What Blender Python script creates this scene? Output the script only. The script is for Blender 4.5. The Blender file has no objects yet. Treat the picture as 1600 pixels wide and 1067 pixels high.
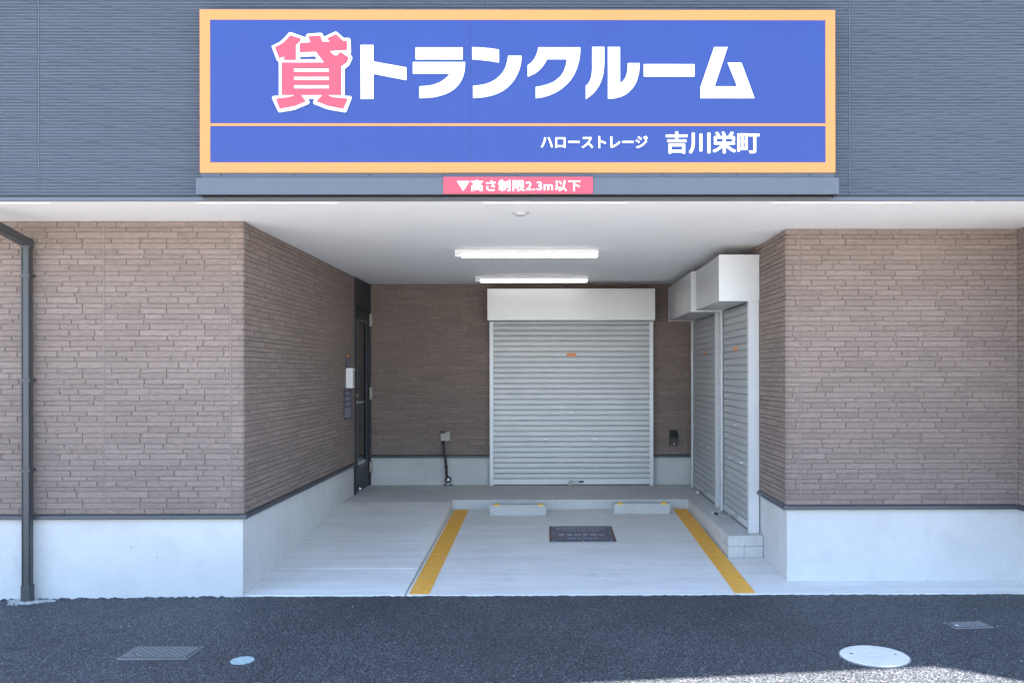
import bpy, bmesh, math, random
from mathutils import Vector, Matrix
R = math.radians
sc = bpy.context.scene
C = sc.collection

# ------------------------------------------------------------------ camera
H = 1.572
cam = bpy.data.cameras.new('camera')
cam.sensor_width = 36.0
cam.lens = 1400 / 1600 * 36
cam.shift_x = (800 - 865.8) / 1600
cam.shift_y = (582 - 533.5) / 1600
cam.clip_start = 0.05
cam.clip_end = 2000
co = bpy.data.objects.new('camera', cam)
co.matrix_world = (Matrix.Translation((0, 0, H)) @ Matrix.Rotation(R(-0.4), 4, 'Z')
                   @ Matrix.Rotation(R(90), 4, 'X') @ Matrix.Rotation(R(-0.1), 4, 'Z'))
C.objects.link(co)
sc.camera = co

# ------------------------------------------------------------------ sky, sun, exposure
SUN_DIR = Vector((-0.56, 0.137, 1.0)).normalized()      # towards the sun: high, behind the building
SUN_EL = math.asin(SUN_DIR.z)
SUN_AZ = math.atan2(SUN_DIR.x, SUN_DIR.y)               # clockwise from +Y
w = bpy.data.worlds.new('World')
sc.world = w
w.use_nodes = True
nt = w.node_tree
bg = nt.nodes['Background']
sky = nt.nodes.new('ShaderNodeTexSky')
sky.sky_type = 'NISHITA'
sky.sun_disc = False
sky.sun_elevation = SUN_EL
sky.sun_rotation = SUN_AZ
sky.air_density = 1.0
sky.dust_density = 0.6
sky.ozone_density = 2.2
nt.links.new(sky.outputs[0], bg.inputs[0])
bg.inputs[1].default_value = 0.11
sl = bpy.data.lights.new('sun', 'SUN')
sl.energy = 5.0
sl.angle = R(0.55)
sl.color = (1.0, 0.95, 0.88)
so = bpy.data.objects.new('sun', sl)
so.rotation_euler = SUN_DIR.to_track_quat('Z', 'Y').to_euler()
so.location = (-6, 4, 14)
C.objects.link(so)
vs = sc.view_settings
vs.view_transform = 'Standard'
vs.look = 'None'
vs.exposure = 2.76
vs.gamma = 1.0
vs.use_curve_mapping = False

# ------------------------------------------------------------------ materials
def new_mat(name):
    m = bpy.data.materials.new(name)
    m.use_nodes = True
    return m, m.node_tree.nodes, m.node_tree.links, m.node_tree.nodes['Principled BSDF']

def noise(nodes, links, scale, detail=4, rough=0.6, stretch=(1, 1, 1)):
    g = nodes.new('ShaderNodeNewGeometry')
    mp = nodes.new('ShaderNodeMapping')
    mp.inputs['Scale'].default_value = stretch
    links.new(g.outputs['Position'], mp.inputs['Vector'])
    n = nodes.new('ShaderNodeTexNoise')
    n.inputs['Scale'].default_value = scale
    n.inputs['Detail'].default_value = detail
    n.inputs['Roughness'].default_value = rough
    links.new(mp.outputs[0], n.inputs['Vector'])
    return n

def ramp(nodes, links, src, stops):
    r = nodes.new('ShaderNodeValToRGB')
    e = r.color_ramp.elements
    while len(e) < len(stops):
        e.new(0.5)
    for el, (p, c) in zip(e, stops):
        el.position = p
        el.color = (c[0], c[1], c[2], 1)
    links.new(src, r.inputs[0])
    return r

def mixc(nodes, links, a, b, fac, mode='MULTIPLY'):
    m = nodes.new('ShaderNodeMix')
    m.data_type = 'RGBA'
    m.blend_type = mode
    if isinstance(fac, (int, float)):
        m.inputs[0].default_value = fac
    else:
        links.new(fac, m.inputs[0])
    for i, v in ((6, a), (7, b)):
        if isinstance(v, tuple):
            m.inputs[i].default_value = (v[0], v[1], v[2], 1)
        else:
            links.new(v, m.inputs[i])
    return m.outputs[2]

def g3(v):
    return (v, v, v)

def plain(name, col, rough=0.5, metal=0.0, var=0.06, scale=6, bump=0.0, bscale=80, spec=0.5, stretch=(1, 1, 1)):
    m, n, l, b = new_mat(name)
    nz = noise(n, l, scale, 5, 0.6, stretch)
    r = ramp(n, l, nz.outputs[0], [(0.3, g3(1 - var)), (0.7, g3(1 + var))])
    l.new(mixc(n, l, col, r.outputs[0], 1.0), b.inputs['Base Color'])
    b.inputs['Roughness'].default_value = rough
    b.inputs['Metallic'].default_value = metal
    b.inputs['Specular IOR Level'].default_value = spec
    if bump:
        nb = noise(n, l, bscale, 3, 0.6)
        bp = n.new('ShaderNodeBump')
        bp.inputs['Strength'].default_value = bump
        bp.inputs['Distance'].default_value = 0.004
        l.new(nb.outputs[0], bp.inputs['Height'])
        l.new(bp.outputs[0], b.inputs['Normal'])
    return m

def brick_mat():
    m, n, l, b = new_mat('brick_siding')
    g = n.new('ShaderNodeNewGeometry')
    r0 = ramp(n, l, g.outputs['Random Per Island'], [(0.0, g3(0.90)), (1.0, g3(1.10))])
    n1 = noise(n, l, 45, 6, 0.7, (0.5, 0.5, 1.4))
    r1 = ramp(n, l, n1.outputs[0], [(0.25, g3(0.77)), (0.75, g3(1.19))])
    n2 = noise(n, l, 1.3, 4)
    r2 = ramp(n, l, n2.outputs[0], [(0.3, g3(0.95)), (0.7, g3(1.05))])
    c = mixc(n, l, (0.258, 0.202, 0.177), r0.outputs[0], 1.0)
    c = mixc(n, l, c, r1.outputs[0], 1.0)
    c = mixc(n, l, c, r2.outputs[0], 1.0)
    l.new(c, b.inputs['Base Color'])
    b.inputs['Roughness'].default_value = 0.85
    b.inputs['Specular IOR Level'].default_value = 0.25
    n3 = noise(n, l, 28, 7, 0.75, (0.6, 0.6, 1.3))
    bp = n.new('ShaderNodeBump')
    bp.inputs['Strength'].default_value = 0.62
    bp.inputs['Distance'].default_value = 0.025
    l.new(n3.outputs[0], bp.inputs['Height'])
    l.new(bp.outputs[0], b.inputs['Normal'])
    return m

def concrete_mat(name, col, var=0.10, streak=(1, 1, 1), bump=0.15, stain=0.08, drag=None):
    m, n, l, b = new_mat(name)
    a1 = noise(n, l, 1.6, 6, 0.65, (1, 1, 1.5))
    r1 = ramp(n, l, a1.outputs[0], [(0.3, g3(1 - var)), (0.7, g3(1 + var * 0.6))])
    a2 = noise(n, l, 30, 5, 0.7, streak)
    r2 = ramp(n, l, a2.outputs[0], [(0.3, g3(1 - stain)), (0.7, g3(1 + stain))])
    a3 = noise(n, l, 5, 3, 0.5)
    r3 = ramp(n, l, a3.outputs[0], [(0.30, g3(0.90)), (0.42, g3(1.0))])
    c = mixc(n, l, col, r1.outputs[0], 1.0)
    c = mixc(n, l, c, r2.outputs[0], 1.0)
    c = mixc(n, l, c, r3.outputs[0], 0.5)
    if drag:                                               # long faint trowel / run-off streaks and a few small spots
        a4 = noise(n, l, 3.0, 5, 0.6, drag)
        r4 = ramp(n, l, a4.outputs[0], [(0.35, g3(0.93)), (0.62, g3(1.03))])
        c = mixc(n, l, c, r4.outputs[0], 1.0)
        a5 = noise(n, l, 22, 2, 0.4)
        r5 = ramp(n, l, a5.outputs[0], [(0.225, g3(0.55)), (0.25, g3(1.0))])
        c = mixc(n, l, c, r5.outputs[0], 1.0)
    l.new(c, b.inputs['Base Color'])
    b.inputs['Roughness'].default_value = 0.85
    b.inputs['Specular IOR Level'].default_value = 0.3
    nb = noise(n, l, 140, 4, 0.7, streak)
    bp = n.new('ShaderNodeBump')
    bp.inputs['Strength'].default_value = bump
    bp.inputs['Distance'].default_value = 0.003
    l.new(nb.outputs[0], bp.inputs['Height'])
    l.new(bp.outputs[0], b.inputs['Normal'])
    return m

def asphalt_mat():
    m, n, l, b = new_mat('asphalt')
    g = n.new('ShaderNodeNewGeometry')
    v = n.new('ShaderNodeTexVoronoi')
    v.inputs['Scale'].default_value = 96
    l.new(g.outputs['Position'], v.inputs['Vector'])
    sx = n.new('ShaderNodeSeparateColor')
    l.new(v.outputs['Color'], sx.inputs[0])
    r1 = ramp(n, l, sx.outputs[0], [(0.0, (0.031, 0.035, 0.045)), (0.50, (0.069, 0.079, 0.099)),
                                    (0.88, (0.130, 0.143, 0.168)), (1.0, (0.23, 0.235, 0.245))])
    r2 = ramp(n, l, v.outputs['Distance'], [(0.0, g3(1.05)), (0.30, g3(1.0)), (0.70, g3(0.16))])
    c = mixc(n, l, r1.outputs[0], r2.outputs[0], 1.0)
    n1 = noise(n, l, 1.1, 5, 0.6)
    r3 = ramp(n, l, n1.outputs[0], [(0.3, g3(0.78)), (0.7, g3(1.20))])
    c = mixc(n, l, c, r3.outputs[0], 1.0)
    l.new(c, b.inputs['Base Color'])
    b.inputs['Roughness'].default_value = 0.6
    b.inputs['Specular IOR Level'].default_value = 0.5
    h = n.new('ShaderNodeMath')
    h.operation = 'MULTIPLY_ADD'
    l.new(v.outputs['Distance'], h.inputs[0])
    h.inputs[1].default_value = -1.0
    l.new(sx.outputs[1], h.inputs[2])
    bp = n.new('ShaderNodeBump')
    bp.inputs['Strength'].default_value = 0.8
    bp.inputs['Distance'].default_value = 0.006
    l.new(h.outputs[0], bp.inputs['Height'])
    l.new(bp.outputs[0], b.inputs['Normal'])
    return m

def emit_mat(name, col, s):
    m, n, l, b = new_mat(name)
    b.inputs['Base Color'].default_value = (*col, 1)
    b.inputs['Emission Color'].default_value = (*col, 1)
    b.inputs['Emission Strength'].default_value = s
    return m

M = dict(
    brick=brick_mat(),
    caulk=plain('joint_sealant', (0.27, 0.215, 0.19), 0.8),
    navy=plain('navy_siding', (0.076, 0.087, 0.106), 0.5, 0, 0.07, 3, 0.1, 150, 0.4, (0.4, 1, 3)),
    navy_joint=plain('siding_joint', (0.072, 0.084, 0.102), 0.6),
    metal_navy=plain('navy_sheet_metal', (0.084, 0.096, 0.118), 0.45, 0.0, 0.03),
    trim=plain('base_trim', (0.055, 0.06, 0.07), 0.4, 0.0, 0.05),
    soffit=plain('soffit_board', (0.86, 0.855, 0.84), 0.8, 0, 0.02, 2, 0.05, 60),
    detector=plain('detector_plastic', (0.50, 0.50, 0.49), 0.5),
    white_metal=plain('white_metal', (0.78, 0.78, 0.77), 0.45),
    found=concrete_mat('foundation_concrete', (0.58, 0.575, 0.57), 0.05, (1, 1, 1), 0.1, 0.03, (0.5, 0.5, 0.4)),
    slab=concrete_mat('slab_concrete', (0.70, 0.70, 0.68), 0.08, (0.25, 3, 1), 0.25, 0.06, (0.4, 3.5, 1)),
    step=concrete_mat('step_concrete', (0.58, 0.58, 0.575), 0.10, (1, 1, 1), 0.3, 0.10),
    block=concrete_mat('precast_concrete', (0.53, 0.53, 0.52), 0.08, (1, 1, 1), 0.3, 0.08),
    lot=concrete_mat('bounce_concrete', (0.42, 0.405, 0.385), 0.10),
    asphalt=asphalt_mat(),
    joint=plain('joint_shade', (0.05, 0.05, 0.05), 0.9),
    yellow=plain('yellow_paint', (0.84, 0.42, 0.055), 0.7, 0, 0.10, 14, 0.15, 120),
    shutter=plain('shutter_steel', (0.47, 0.472, 0.48), 0.38, 0.25, 0.04, 3),
    guide=plain('shutter_guide', (0.66, 0.67, 0.69), 0.4, 0.2, 0.03),
    boxsteel=plain('shutter_box_steel', (0.52, 0.52, 0.52), 0.32, 0.3, 0.05, 1.5),
    blue=plain('sign_blue', (0.022, 0.047, 0.20), 0.45, 0, 0.04, 1.2, 0, 80, 0.4),
    screw_blue=plain('screw_paint', (0.02, 0.035, 0.12), 0.5),
    orange=plain('sign_orange', (0.62, 0.22, 0.057), 0.45, 0, 0.03, 1.2),
    red=plain('sign_red', (0.60, 0.056, 0.085), 0.45, 0, 0.03),
    white=plain('sign_white', (0.84, 0.84, 0.84), 0.5, 0, 0.02),
    black=plain('black_plastic', (0.018, 0.019, 0.021), 0.4),
    dark=plain('door_paint', (0.022, 0.025, 0.033), 0.5),
    chrome=plain('chrome', (0.75, 0.75, 0.76), 0.18, 1.0, 0.02),
    steel=plain('steel', (0.45, 0.45, 0.44), 0.4, 0.7, 0.1),
    hinge=plain('hinge_steel', (0.50, 0.47, 0.43), 0.45, 0.3, 0.08),
    beige=plain('beige_plastic', (0.40, 0.36, 0.31), 0.5),
    amber=plain('reflector_amber', (0.90, 0.52, 0.02), 0.3),
    tag_orange=plain('tag_orange', (0.80, 0.25, 0.05), 0.5),
    notice=plain('notice_navy', (0.030, 0.030, 0.075), 0.4, 0, 0.15, 30),
    floor_plate=plain('floor_plate', (0.10, 0.10, 0.145), 0.5, 0, 0.25, 12, 0, 80, 0.5, (1, 2, 1)),
    notice_txt=plain('notice_text', (0.30, 0.31, 0.38), 0.5, 0, 0.2, 60),
    pipe=plain('downspout_paint', (0.056, 0.058, 0.063), 0.45, 0, 0.06),
    lid=plain('lid_iron', (0.11, 0.115, 0.12), 0.6, 0.3, 0.2, 25, 0.5, 120),
    lid_edge=plain('lid_edge', (0.27, 0.275, 0.28), 0.5, 0.4, 0.15, 25),
    cover=plain('cover_resin', (0.68, 0.68, 0.69), 0.6, 0, 0.08, 9, 0.3, 70),
    paintblue=plain('blue_spray_paint', (0.34, 0.45, 0.47), 0.7, 0, 0.22, 40, 0.4, 120),
    gravel=plain('gravel', (0.36, 0.36, 0.35), 0.9, 0, 0.2, 60),
    pebble=plain('pebble', (0.38, 0.37, 0.36), 0.9, 0, 0.2, 60),
    soil=plain('soil', (0.10, 0.095, 0.085), 0.9, 0, 0.2, 20),
    shadow_roof=plain('roof_sheet', (0.16, 0.17, 0.19), 0.5),
    tube=emit_mat('lamp_tube', (1.0, 0.985, 0.95), 0.95),
)
def glass_mat():
    m, n, l, b = new_mat('door_glass')
    b.inputs['Base Color'].default_value = (0.02, 0.024, 0.028, 1)
    b.inputs['Roughness'].default_value = 0.06
    return m
M['glass'] = glass_mat()
def hazard_mat():
    m, n, l, b = new_mat('hazard_stripes')
    g = n.new('ShaderNodeNewGeometry')
    wv = n.new('ShaderNodeTexWave')
    wv.bands_direction = 'DIAGONAL'
    wv.inputs['Scale'].default_value = 9
    l.new(g.outputs['Position'], wv.inputs['Vector'])
    r = ramp(n, l, wv.outputs[0], [(0.45, (0.05, 0.04, 0.06)), (0.55, (0.26, 0.13, 0.08))])
    l.new(r.outputs[0], b.inputs['Base Color'])
    b.inputs['Roughness'].default_value = 0.6
    return m
M['hazard'] = hazard_mat()
def worn_paint(m):                                          # paint scuffed through to the concrete in small flecks
    n, l = m.node_tree.nodes, m.node_tree.links
    b = n['Principled BSDF']
    src = b.inputs['Base Color'].links[0].from_socket
    a = noise(n, l, 26, 8, 0.72, (1, 0.6, 1))
    r = ramp(n, l, a.outputs[0], [(0.34, g3(0.75)), (0.41, g3(0.0))])
    l.new(mixc(n, l, src, (0.60, 0.55, 0.45), r.outputs[0], 'MIX'), b.inputs['Base Color'])
worn_paint(M['yellow'])

# ------------------------------------------------------------------ helpers
ORG = {}                                                 # world origin of every object

class MB:
    """collects shapes given in world metres; build() links them as ONE mesh object"""
    def __init__(s):
        s.bm = bmesh.new()
    def face(s, pts):
        return s.bm.faces.new([s.bm.verts.new(p) for p in pts])
    def box(s, x0, x1, y0, y1, z0, z1):
        v = [s.bm.verts.new(p) for p in ((x0, y0, z0), (x1, y0, z0), (x1, y1, z0), (x0, y1, z0),
                                         (x0, y0, z1), (x1, y0, z1), (x1, y1, z1), (x0, y1, z1))]
        for f in ((0, 3, 2, 1), (4, 5, 6, 7), (0, 1, 5, 4), (1, 2, 6, 5), (2, 3, 7, 6), (3, 0, 4, 7)):
            s.bm.faces.new([v[i] for i in f])
        return s
    def hexa(s, bot, top):
        v = [s.bm.verts.new(p) for p in list(bot) + list(top)]
        n = len(bot)
        s.bm.faces.new(v[:n][::-1])
        s.bm.faces.new(v[n:])
        for i in range(n):
            j = (i + 1) % n
            s.bm.faces.new((v[i], v[j], v[n + j], v[n + i]))
        return s
    def tube(s, path, r, n=10, caps=True):
        path = [Vector(p) for p in path]
        rings = []
        for i, p in enumerate(path):
            a = path[max(0, i - 1)]
            b = path[min(len(path) - 1, i + 1)]
            t = (b - a).normalized()
            u = t.orthogonal().normalized() if i == 0 else (u - t * u.dot(t)).normalized()
            q = t.cross(u)
            rings.append([s.bm.verts.new(p + (u * math.cos(k * math.tau / n) + q * math.sin(k * math.tau / n)) * r)
                          for k in range(n)])
        for a, b in zip(rings, rings[1:]):
            for k in range(n):
                f = s.bm.faces.new((a[k], a[(k + 1) % n], b[(k + 1) % n], b[k]))
                f.smooth = True
        if caps:
            s.bm.faces.new(rings[0][::-1])
            s.bm.faces.new(rings[-1])
        return s
    def lathe(s, c, axis, prof, n=24):
        """prof: (distance along axis, radius)"""
        c = Vector(c)
        ax = Vector(axis).normalized()
        u = ax.orthogonal().normalized()
        q = ax.cross(u)
        rings = []
        for d, r in prof:
            rings.append([s.bm.verts.new(c + ax * d + (u * math.cos(k * math.tau / n) + q * math.sin(k * math.tau / n)) * max(r, 1e-5))
                          for k in range(n)])
        for a, b in zip(rings, rings[1:]):
            for k in range(n):
                s.bm.faces.new((a[k], a[(k + 1) % n], b[(k + 1) % n], b[k]))
        s.bm.faces.new(rings[0][::-1])
        s.bm.faces.new(rings[-1])
        return s
    def build(s, name, mat, parent=None, bevel=0.0, seg=2, org=None):
        bmesh.ops.recalc_face_normals(s.bm, faces=s.bm.faces[:])
        if bevel:
            bmesh.ops.bevel(s.bm, geom=s.bm.edges[:], offset=bevel, segments=seg, affect='EDGES', clamp_overlap=True)
        o0 = ORG[parent.name] if parent else Vector(org or (0, 0, 0))
        bmesh.ops.translate(s.bm, verts=s.bm.verts[:], vec=-o0)
        me = bpy.data.meshes.new(name)
        s.bm.to_mesh(me)
        s.bm.free()
        return link(name, me, mat, parent, o0)

def link(name, me, mat, parent, o0):
    o = bpy.data.objects.new(name, me)
    if mat and not me.materials:
        me.materials.append(M[mat] if isinstance(mat, str) else mat)
    C.objects.link(o)
    if parent:
        o.parent = parent
    else:
        o.location = o0
    ORG[o.name] = Vector(o0)
    return o

def thing(name, loc, label, cat, group=None):
    o = bpy.data.objects.new(name, None)
    o.empty_display_size = 0.1
    o.location = loc
    C.objects.link(o)
    ORG[o.name] = Vector(loc)
    return tag(o, label, cat, group)

def tag(o, label, cat, group=None):
    o['label'] = label
    o['category'] = cat
    if group:
        o['group'] = group
    return o

def struct(o, kind='structure'):
    o['kind'] = kind
    return o

def slabz(y):                                            # parking slab falls towards the road
    return 0.0386 * (y - 6.316)

def flat_shapes(loops, to_world, thick):
    """closed outlines (outer loops and holes) -> one extruded plate; to_world maps (u, v, d) to metres"""
    cu = bpy.data.curves.new('outline', 'CURVE')
    cu.dimensions = '2D'
    cu.fill_mode = 'BOTH'
    cu.extrude = thick / 2
    for lp in loops:
        sp = cu.splines.new('POLY')
        sp.points.add(len(lp) - 1)
        for p, (a, b) in zip(sp.points, lp):
            p.co = (a, b, 0, 1)
        sp.use_cyclic_u = True
    ob = bpy.data.objects.new('outline', cu)
    C.objects.link(ob)
    dg = bpy.context.evaluated_depsgraph_get()
    me = bpy.data.meshes.new_from_object(ob.evaluated_get(dg))
    bpy.data.objects.remove(ob)
    bpy.data.curves.remove(cu)
    for v in me.vertices:
        v.co = to_world(v.co.x, v.co.y, v.co.z + thick / 2)
    return me

def text_mesh(body, x0, x1, z0, z1, y, bold=0.028, spacing=1.0):
    """lettering as thin raised sheets facing -Y, fitted into x0..x1, z0..z1"""
    cu = bpy.data.curves.new('lettering', 'FONT')
    cu.body = body
    cu.space_character = spacing
    ob = bpy.data.objects.new('lettering', cu)
    C.objects.link(ob)
    dg = bpy.context.evaluated_depsgraph_get()
    src = bpy.data.meshes.new_from_object(ob.evaluated_get(dg))
    bpy.data.objects.remove(ob)
    bpy.data.curves.remove(cu)
    vs_, fs_ = [], []
    steps = [(0, 0)] + [(math.cos(k * math.tau / 8) * bold, math.sin(k * math.tau / 8) * bold) for k in range(8)]
    for i, (dx, dy) in enumerate(steps):
        b = len(vs_)
        vs_ += [(v.co.x + dx, v.co.y + dy, 0.0002 * i) for v in src.vertices]
        fs_ += [[b + k for k in p.vertices] for p in src.polygons]
    ax, bx = min(v[0] for v in vs_), max(v[0] for v in vs_)
    ay, by = min(v[1] for v in vs_), max(v[1] for v in vs_)
    out = [(x0 + (v[0] - ax) / (bx - ax) * (x1 - x0), y - 0.002 - v[2], z0 + (v[1] - ay) / (by - ay) * (z1 - z0)) for v in vs_]
    me = bpy.data.meshes.new('lettering')
    me.from_pydata(out, [], fs_)
    bpy.data.meshes.remove(src)
    return me

def place_mesh(me, name, mat, parent):
    o0 = ORG[parent.name]
    for v in me.vertices:
        v.co = v.co - o0
    me.name = name
    return link(name, me, mat, parent, o0)

# ------------------------------------------------------------------ ground, road, slabs
m = MB()
m.face([(-300, -300, -0.30), (300, -300, -0.30), (300, 300, -0.30), (-300, 300, -0.30)])
struct(m.build('ground', 'soil'))

def roadz(x, y):
    z = -0.004
    if x < -2.15:
        z += 0.0094 * (x + 2.15)
    return z

rnd = random.Random(5)
EDGE = 6.336
m = MB()
xs = [-30, -14, -8, -6] + [-5.0 + 0.025 * i for i in range(401)] + [6, 8, 14, 30]
ys = [3.2, 3.7, 4.2, 5.2, 5.9, 6.2, 6.28]
cols = []
for x in xs:
    e = EDGE if x > -2.14 else 6.330
    e += rnd.uniform(-0.004, 0.006)
    col = [m.bm.verts.new((x, y, roadz(x, y))) for y in ys]
    fine = abs(x) < 5.1
    b = roadz(x, e)
    if fine and x < -2.14:                                # rough asphalt lip against the foundation
        b += rnd.choice((0, 0.002, 0.006, 0.010, 0.013))
    elif fine:
        b += rnd.uniform(-0.003, 0.003)
    col.append(m.bm.verts.new((x, e - 0.012, b)))
    col.append(m.bm.verts.new((x, e, b)))
    cols.append(col)
for a, b in zip(cols, cols[1:]):
    for i in range(len(a) - 1):
        m.bm.faces.new((a[i], b[i], b[i + 1], a[i + 1]))
struct(m.build('road', 'asphalt'))
m = MB()
m.box(-30, 30, -14, 3.18, -0.28, 0.02)
struct(m.build('bounce_pavement', 'lot', None, 0.01))  # unseen pale ground, added close by to bounce sunlight up to the soffit

# parking slab: a bay between the ramp and the kerb, plus the strip in front of the right wall
m = MB()
def slab_piece(m, x0, x1, y0, y1, t=0.2):
    m.hexa([(x0, y0, slabz(y0) - t), (x1, y0, slabz(y0) - t), (x1, y1, slabz(y1) - t), (x0, y1, slabz(y1) - t)],
           [(x0, y0, slabz(y0)), (x1, y0, slabz(y0)), (x1, y1, slabz(y1)), (x0, y1, slabz(y1))])
slab_piece(m, -1.011, 1.483, 6.345, 9.515)
struct(m.build('parking_slab', 'slab', None, 0.004))
m = MB()
slab_piece(m, 1.477, 6.0, 6.345, 7.385)
struct(m.build('front_strip', 'slab', None, 0.004))
# dark fill below the joints, the gap shadow put into its colour
m = MB()
m.hexa([(-1.03, 6.36, -0.12), (1.51, 6.36, -0.12), (1.51, 9.55, -0.12), (-1.03, 9.55, -0.12)],
       [(-1.03, 6.36, slabz(6.36) - 0.015), (1.51, 6.36, slabz(6.36) - 0.015), (1.51, 9.55, slabz(9.55) - 0.015), (-1.03, 9.55, slabz(9.55) - 0.015)])
struct(m.build('joint_shade', 'joint'))
# ramp beside the parking bay, in two pours with a groove between
def rampz(y):
    return 0.004 + (0.216) * max(0, (y - 6.345)) / (9.38 - 6.345)
m = MB()
for y0, y1 in ((6.345, 6.98), (6.988, 9.38)):
    m.hexa([(-2.165, y0, -0.25), (-1.017, y0, -0.25), (-1.017, y1, -0.25), (-2.165, y1, -0.25)],
           [(-2.165, y0, rampz(y0)), (-1.017, y0, rampz(y0)), (-1.017, y1, rampz(y1)), (-2.165, y1, rampz(y1))])
struct(m.build('ramp', 'slab', None, 0.004))
# raised step: along the back wall and, as block kerb, along the right wall
m = MB()
m.box(-2.165, 1.80, 9.385, 10.83, -0.25, 0.216) if False else None
poly = [(-2.165, 9.384), (-1.017, 9.384), (-1.017, 9.532), (1.49, 9.532), (1.49, 7.62), (1.77, 7.62), (1.77, 10.83), (-2.165, 10.83)]
m.hexa([(x, y, -0.25) for x, y in poly], [(x, y, 0.22) for x, y in poly])
struct(m.build('platform', 'step', None, 0.006))
m = MB()                                                   # end of the kerb: two courses of block
m.box(1.487, 1.781, 7.395, 7.617, 0.136, 0.2205)
m.box(1.489, 1.621, 7.398, 7.617, -0.1, 0.134)
m.box(1.623, 1.779, 7.398, 7.617, -0.1, 0.134)
struct(m.build('kerb', 'block', None, 0.004))

# ------------------------------------------------------------------ the building
ZC = 2.638                                                 # ceiling / soffit
YL, YR, YB, XL, XR, XW = 6.316, 6.669, 10.81, -2.14, 1.775, 3.510
YW = 5.76                                                  # front of the right wing
building = thing('storage_building', (0, 8, 0), 'two-storey storage building with navy ribbed upper wall over brown brick walls and a drive-in bay', 'building')

ROWS = [28, 21, 31, 22, 28, 25, 21, 27, 29, 21, 28, 21]
RS = 0.455 / sum(ROWS)

def brick_wall(p0, u, nrm, width, z0, z1, seed, joints=(), vis=(None, None)):
    """courses of split-face brick, random lengths, mesh relief 6 mm; the 12-course pattern repeats like the panels"""
    m = MB()
    p0, u, nrm = Vector(p0), Vector(u), Vector(nrm)
    def P(a, z, d):
        q = p0 + u * a + nrm * d
        return (q.x, q.y, z)
    G, D, CH = 0.0042, 0.0066, 0.0016
    edges = [0] + sorted(joints) + [width]
    va, vb = vis[0] if vis[0] is not None else 0, vis[1] if vis[1] is not None else width
    m.face([P(0, z0, -D), P(width, z0, -D), P(width, z1, -D), P(0, z1, -D)])
    rg = random.Random(seed)
    cuts = []
    for r in range(12):                                    # head joints of the repeating panel
        row, a = [], rg.uniform(0.03, 0.2)
        while a < width + 0.3:
            row.append(a)
            a += rg.choice((0.13, 0.16, 0.18, 0.2, 0.21, 0.24, 0.27, 0.33)) * rg.uniform(0.93, 1.07)
        cuts.append(row)
    z, r = z1, 0
    while z > z0 + 0.004:
        h = ROWS[r % 12] * RS
        zb = max(z - h, z0)
        for e0, e1 in zip(edges, edges[1:]):
            a0 = e0 + (0.0022 if e0 > 0 else 0)
            e1b = e1 - (0.0022 if e1 < width else 0)
            cs = [c for c in cuts[r % 12] if a0 + 0.03 < c < e1b - 0.03] + [e1b]
            for c in cs:
                if c > va and a0 < vb:
                    g0 = G / 2 if a0 > 0 else -D
                    g1 = G / 2 if c < width else -D
                    dd = rg.uniform(-0.0012, 0.0012)
                    x0_, x1_, za, zt = a0 + g0, c - g1, zb + G / 2, z - G / 2
                    if zt - za > 0.004:
                        m.hexa([P(x0_, za, -D - .001), P(x1_, za, -D - .001), P(x1_, zt, -D - .001), P(x0_, zt, -D - .001)],
                               [P(x0_ + CH, za + CH, dd), P(x1_ - CH, za + CH, dd), P(x1_ - CH, zt - CH, dd), P(x0_ + CH, zt - CH, dd)])
                a0 = c
        z = zb
        r += 1
    o = m.build('brick_wall', 'brick', building)
    if joints:
        for j in joints:
            m = MB()
            a, b = P(j - 0.0036, z0, -D), P(j + 0.0036, z1, -0.0005)
            m.box(min(a[0], b[0]), max(a[0], b[0]), min(a[1], b[1]), max(a[1], b[1]), z0, z1)
            m.build('sealant_joint', 'caulk', o)
    return o

ZB = 0.572
brick_wall((-6, YL, 0), (1, 0, 0), (0, -1, 0), 6 + XL, ZB, ZC, 3, (6 - 3.119, 6 - 2.231), (1.5, None))
brick_wall((XL, YL, 0), (0, 1, 0), (1, 0, 0), 9.925 - YL, ZB, ZC, 4, (2.42,))
brick_wall((-2.13, YB, 0), (1, 0, 0), (0, -1, 0), 2.13 + 1.78, ZB, ZC, 5, ())
brick_wall((XR, YR, 0), (0, 1, 0), (-1, 0, 0), YB - YR, ZB, ZC, 6, ())
brick_wall((XR, YR, 0), (1, 0, 0), (0, -1, 0), XW - XR, ZB, ZC, 7, (0.106, 1.722))
brick_wall((XW, YW, 0), (0, 1, 0), (-1, 0, 0), YR - YW, ZB, ZC, 8, ())
brick_wall((XW, YW, 0), (1, 0, 0), (0, -1, 0), 6 - XW, ZB, ZC, 9, ())

for x0, x1, y0, y1 in ((-6, XL - 0.010, YL + 0.010, 9.93), (-6, XL - 0.012, 9.931, 11.0), (XL - 0.011, XR + 0.02, YB + 0.010, 11.0),
                       (XR + 0.008, XW + 0.02, YR + 0.010, 11.0), (XW + 0.010, 6, YW + 0.010, YR + 0.1)):
    m = MB()
    m.box(x0, x1, y0, y1, -0.28, 0.556)
    m.build('foundation', 'found', building)
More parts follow.
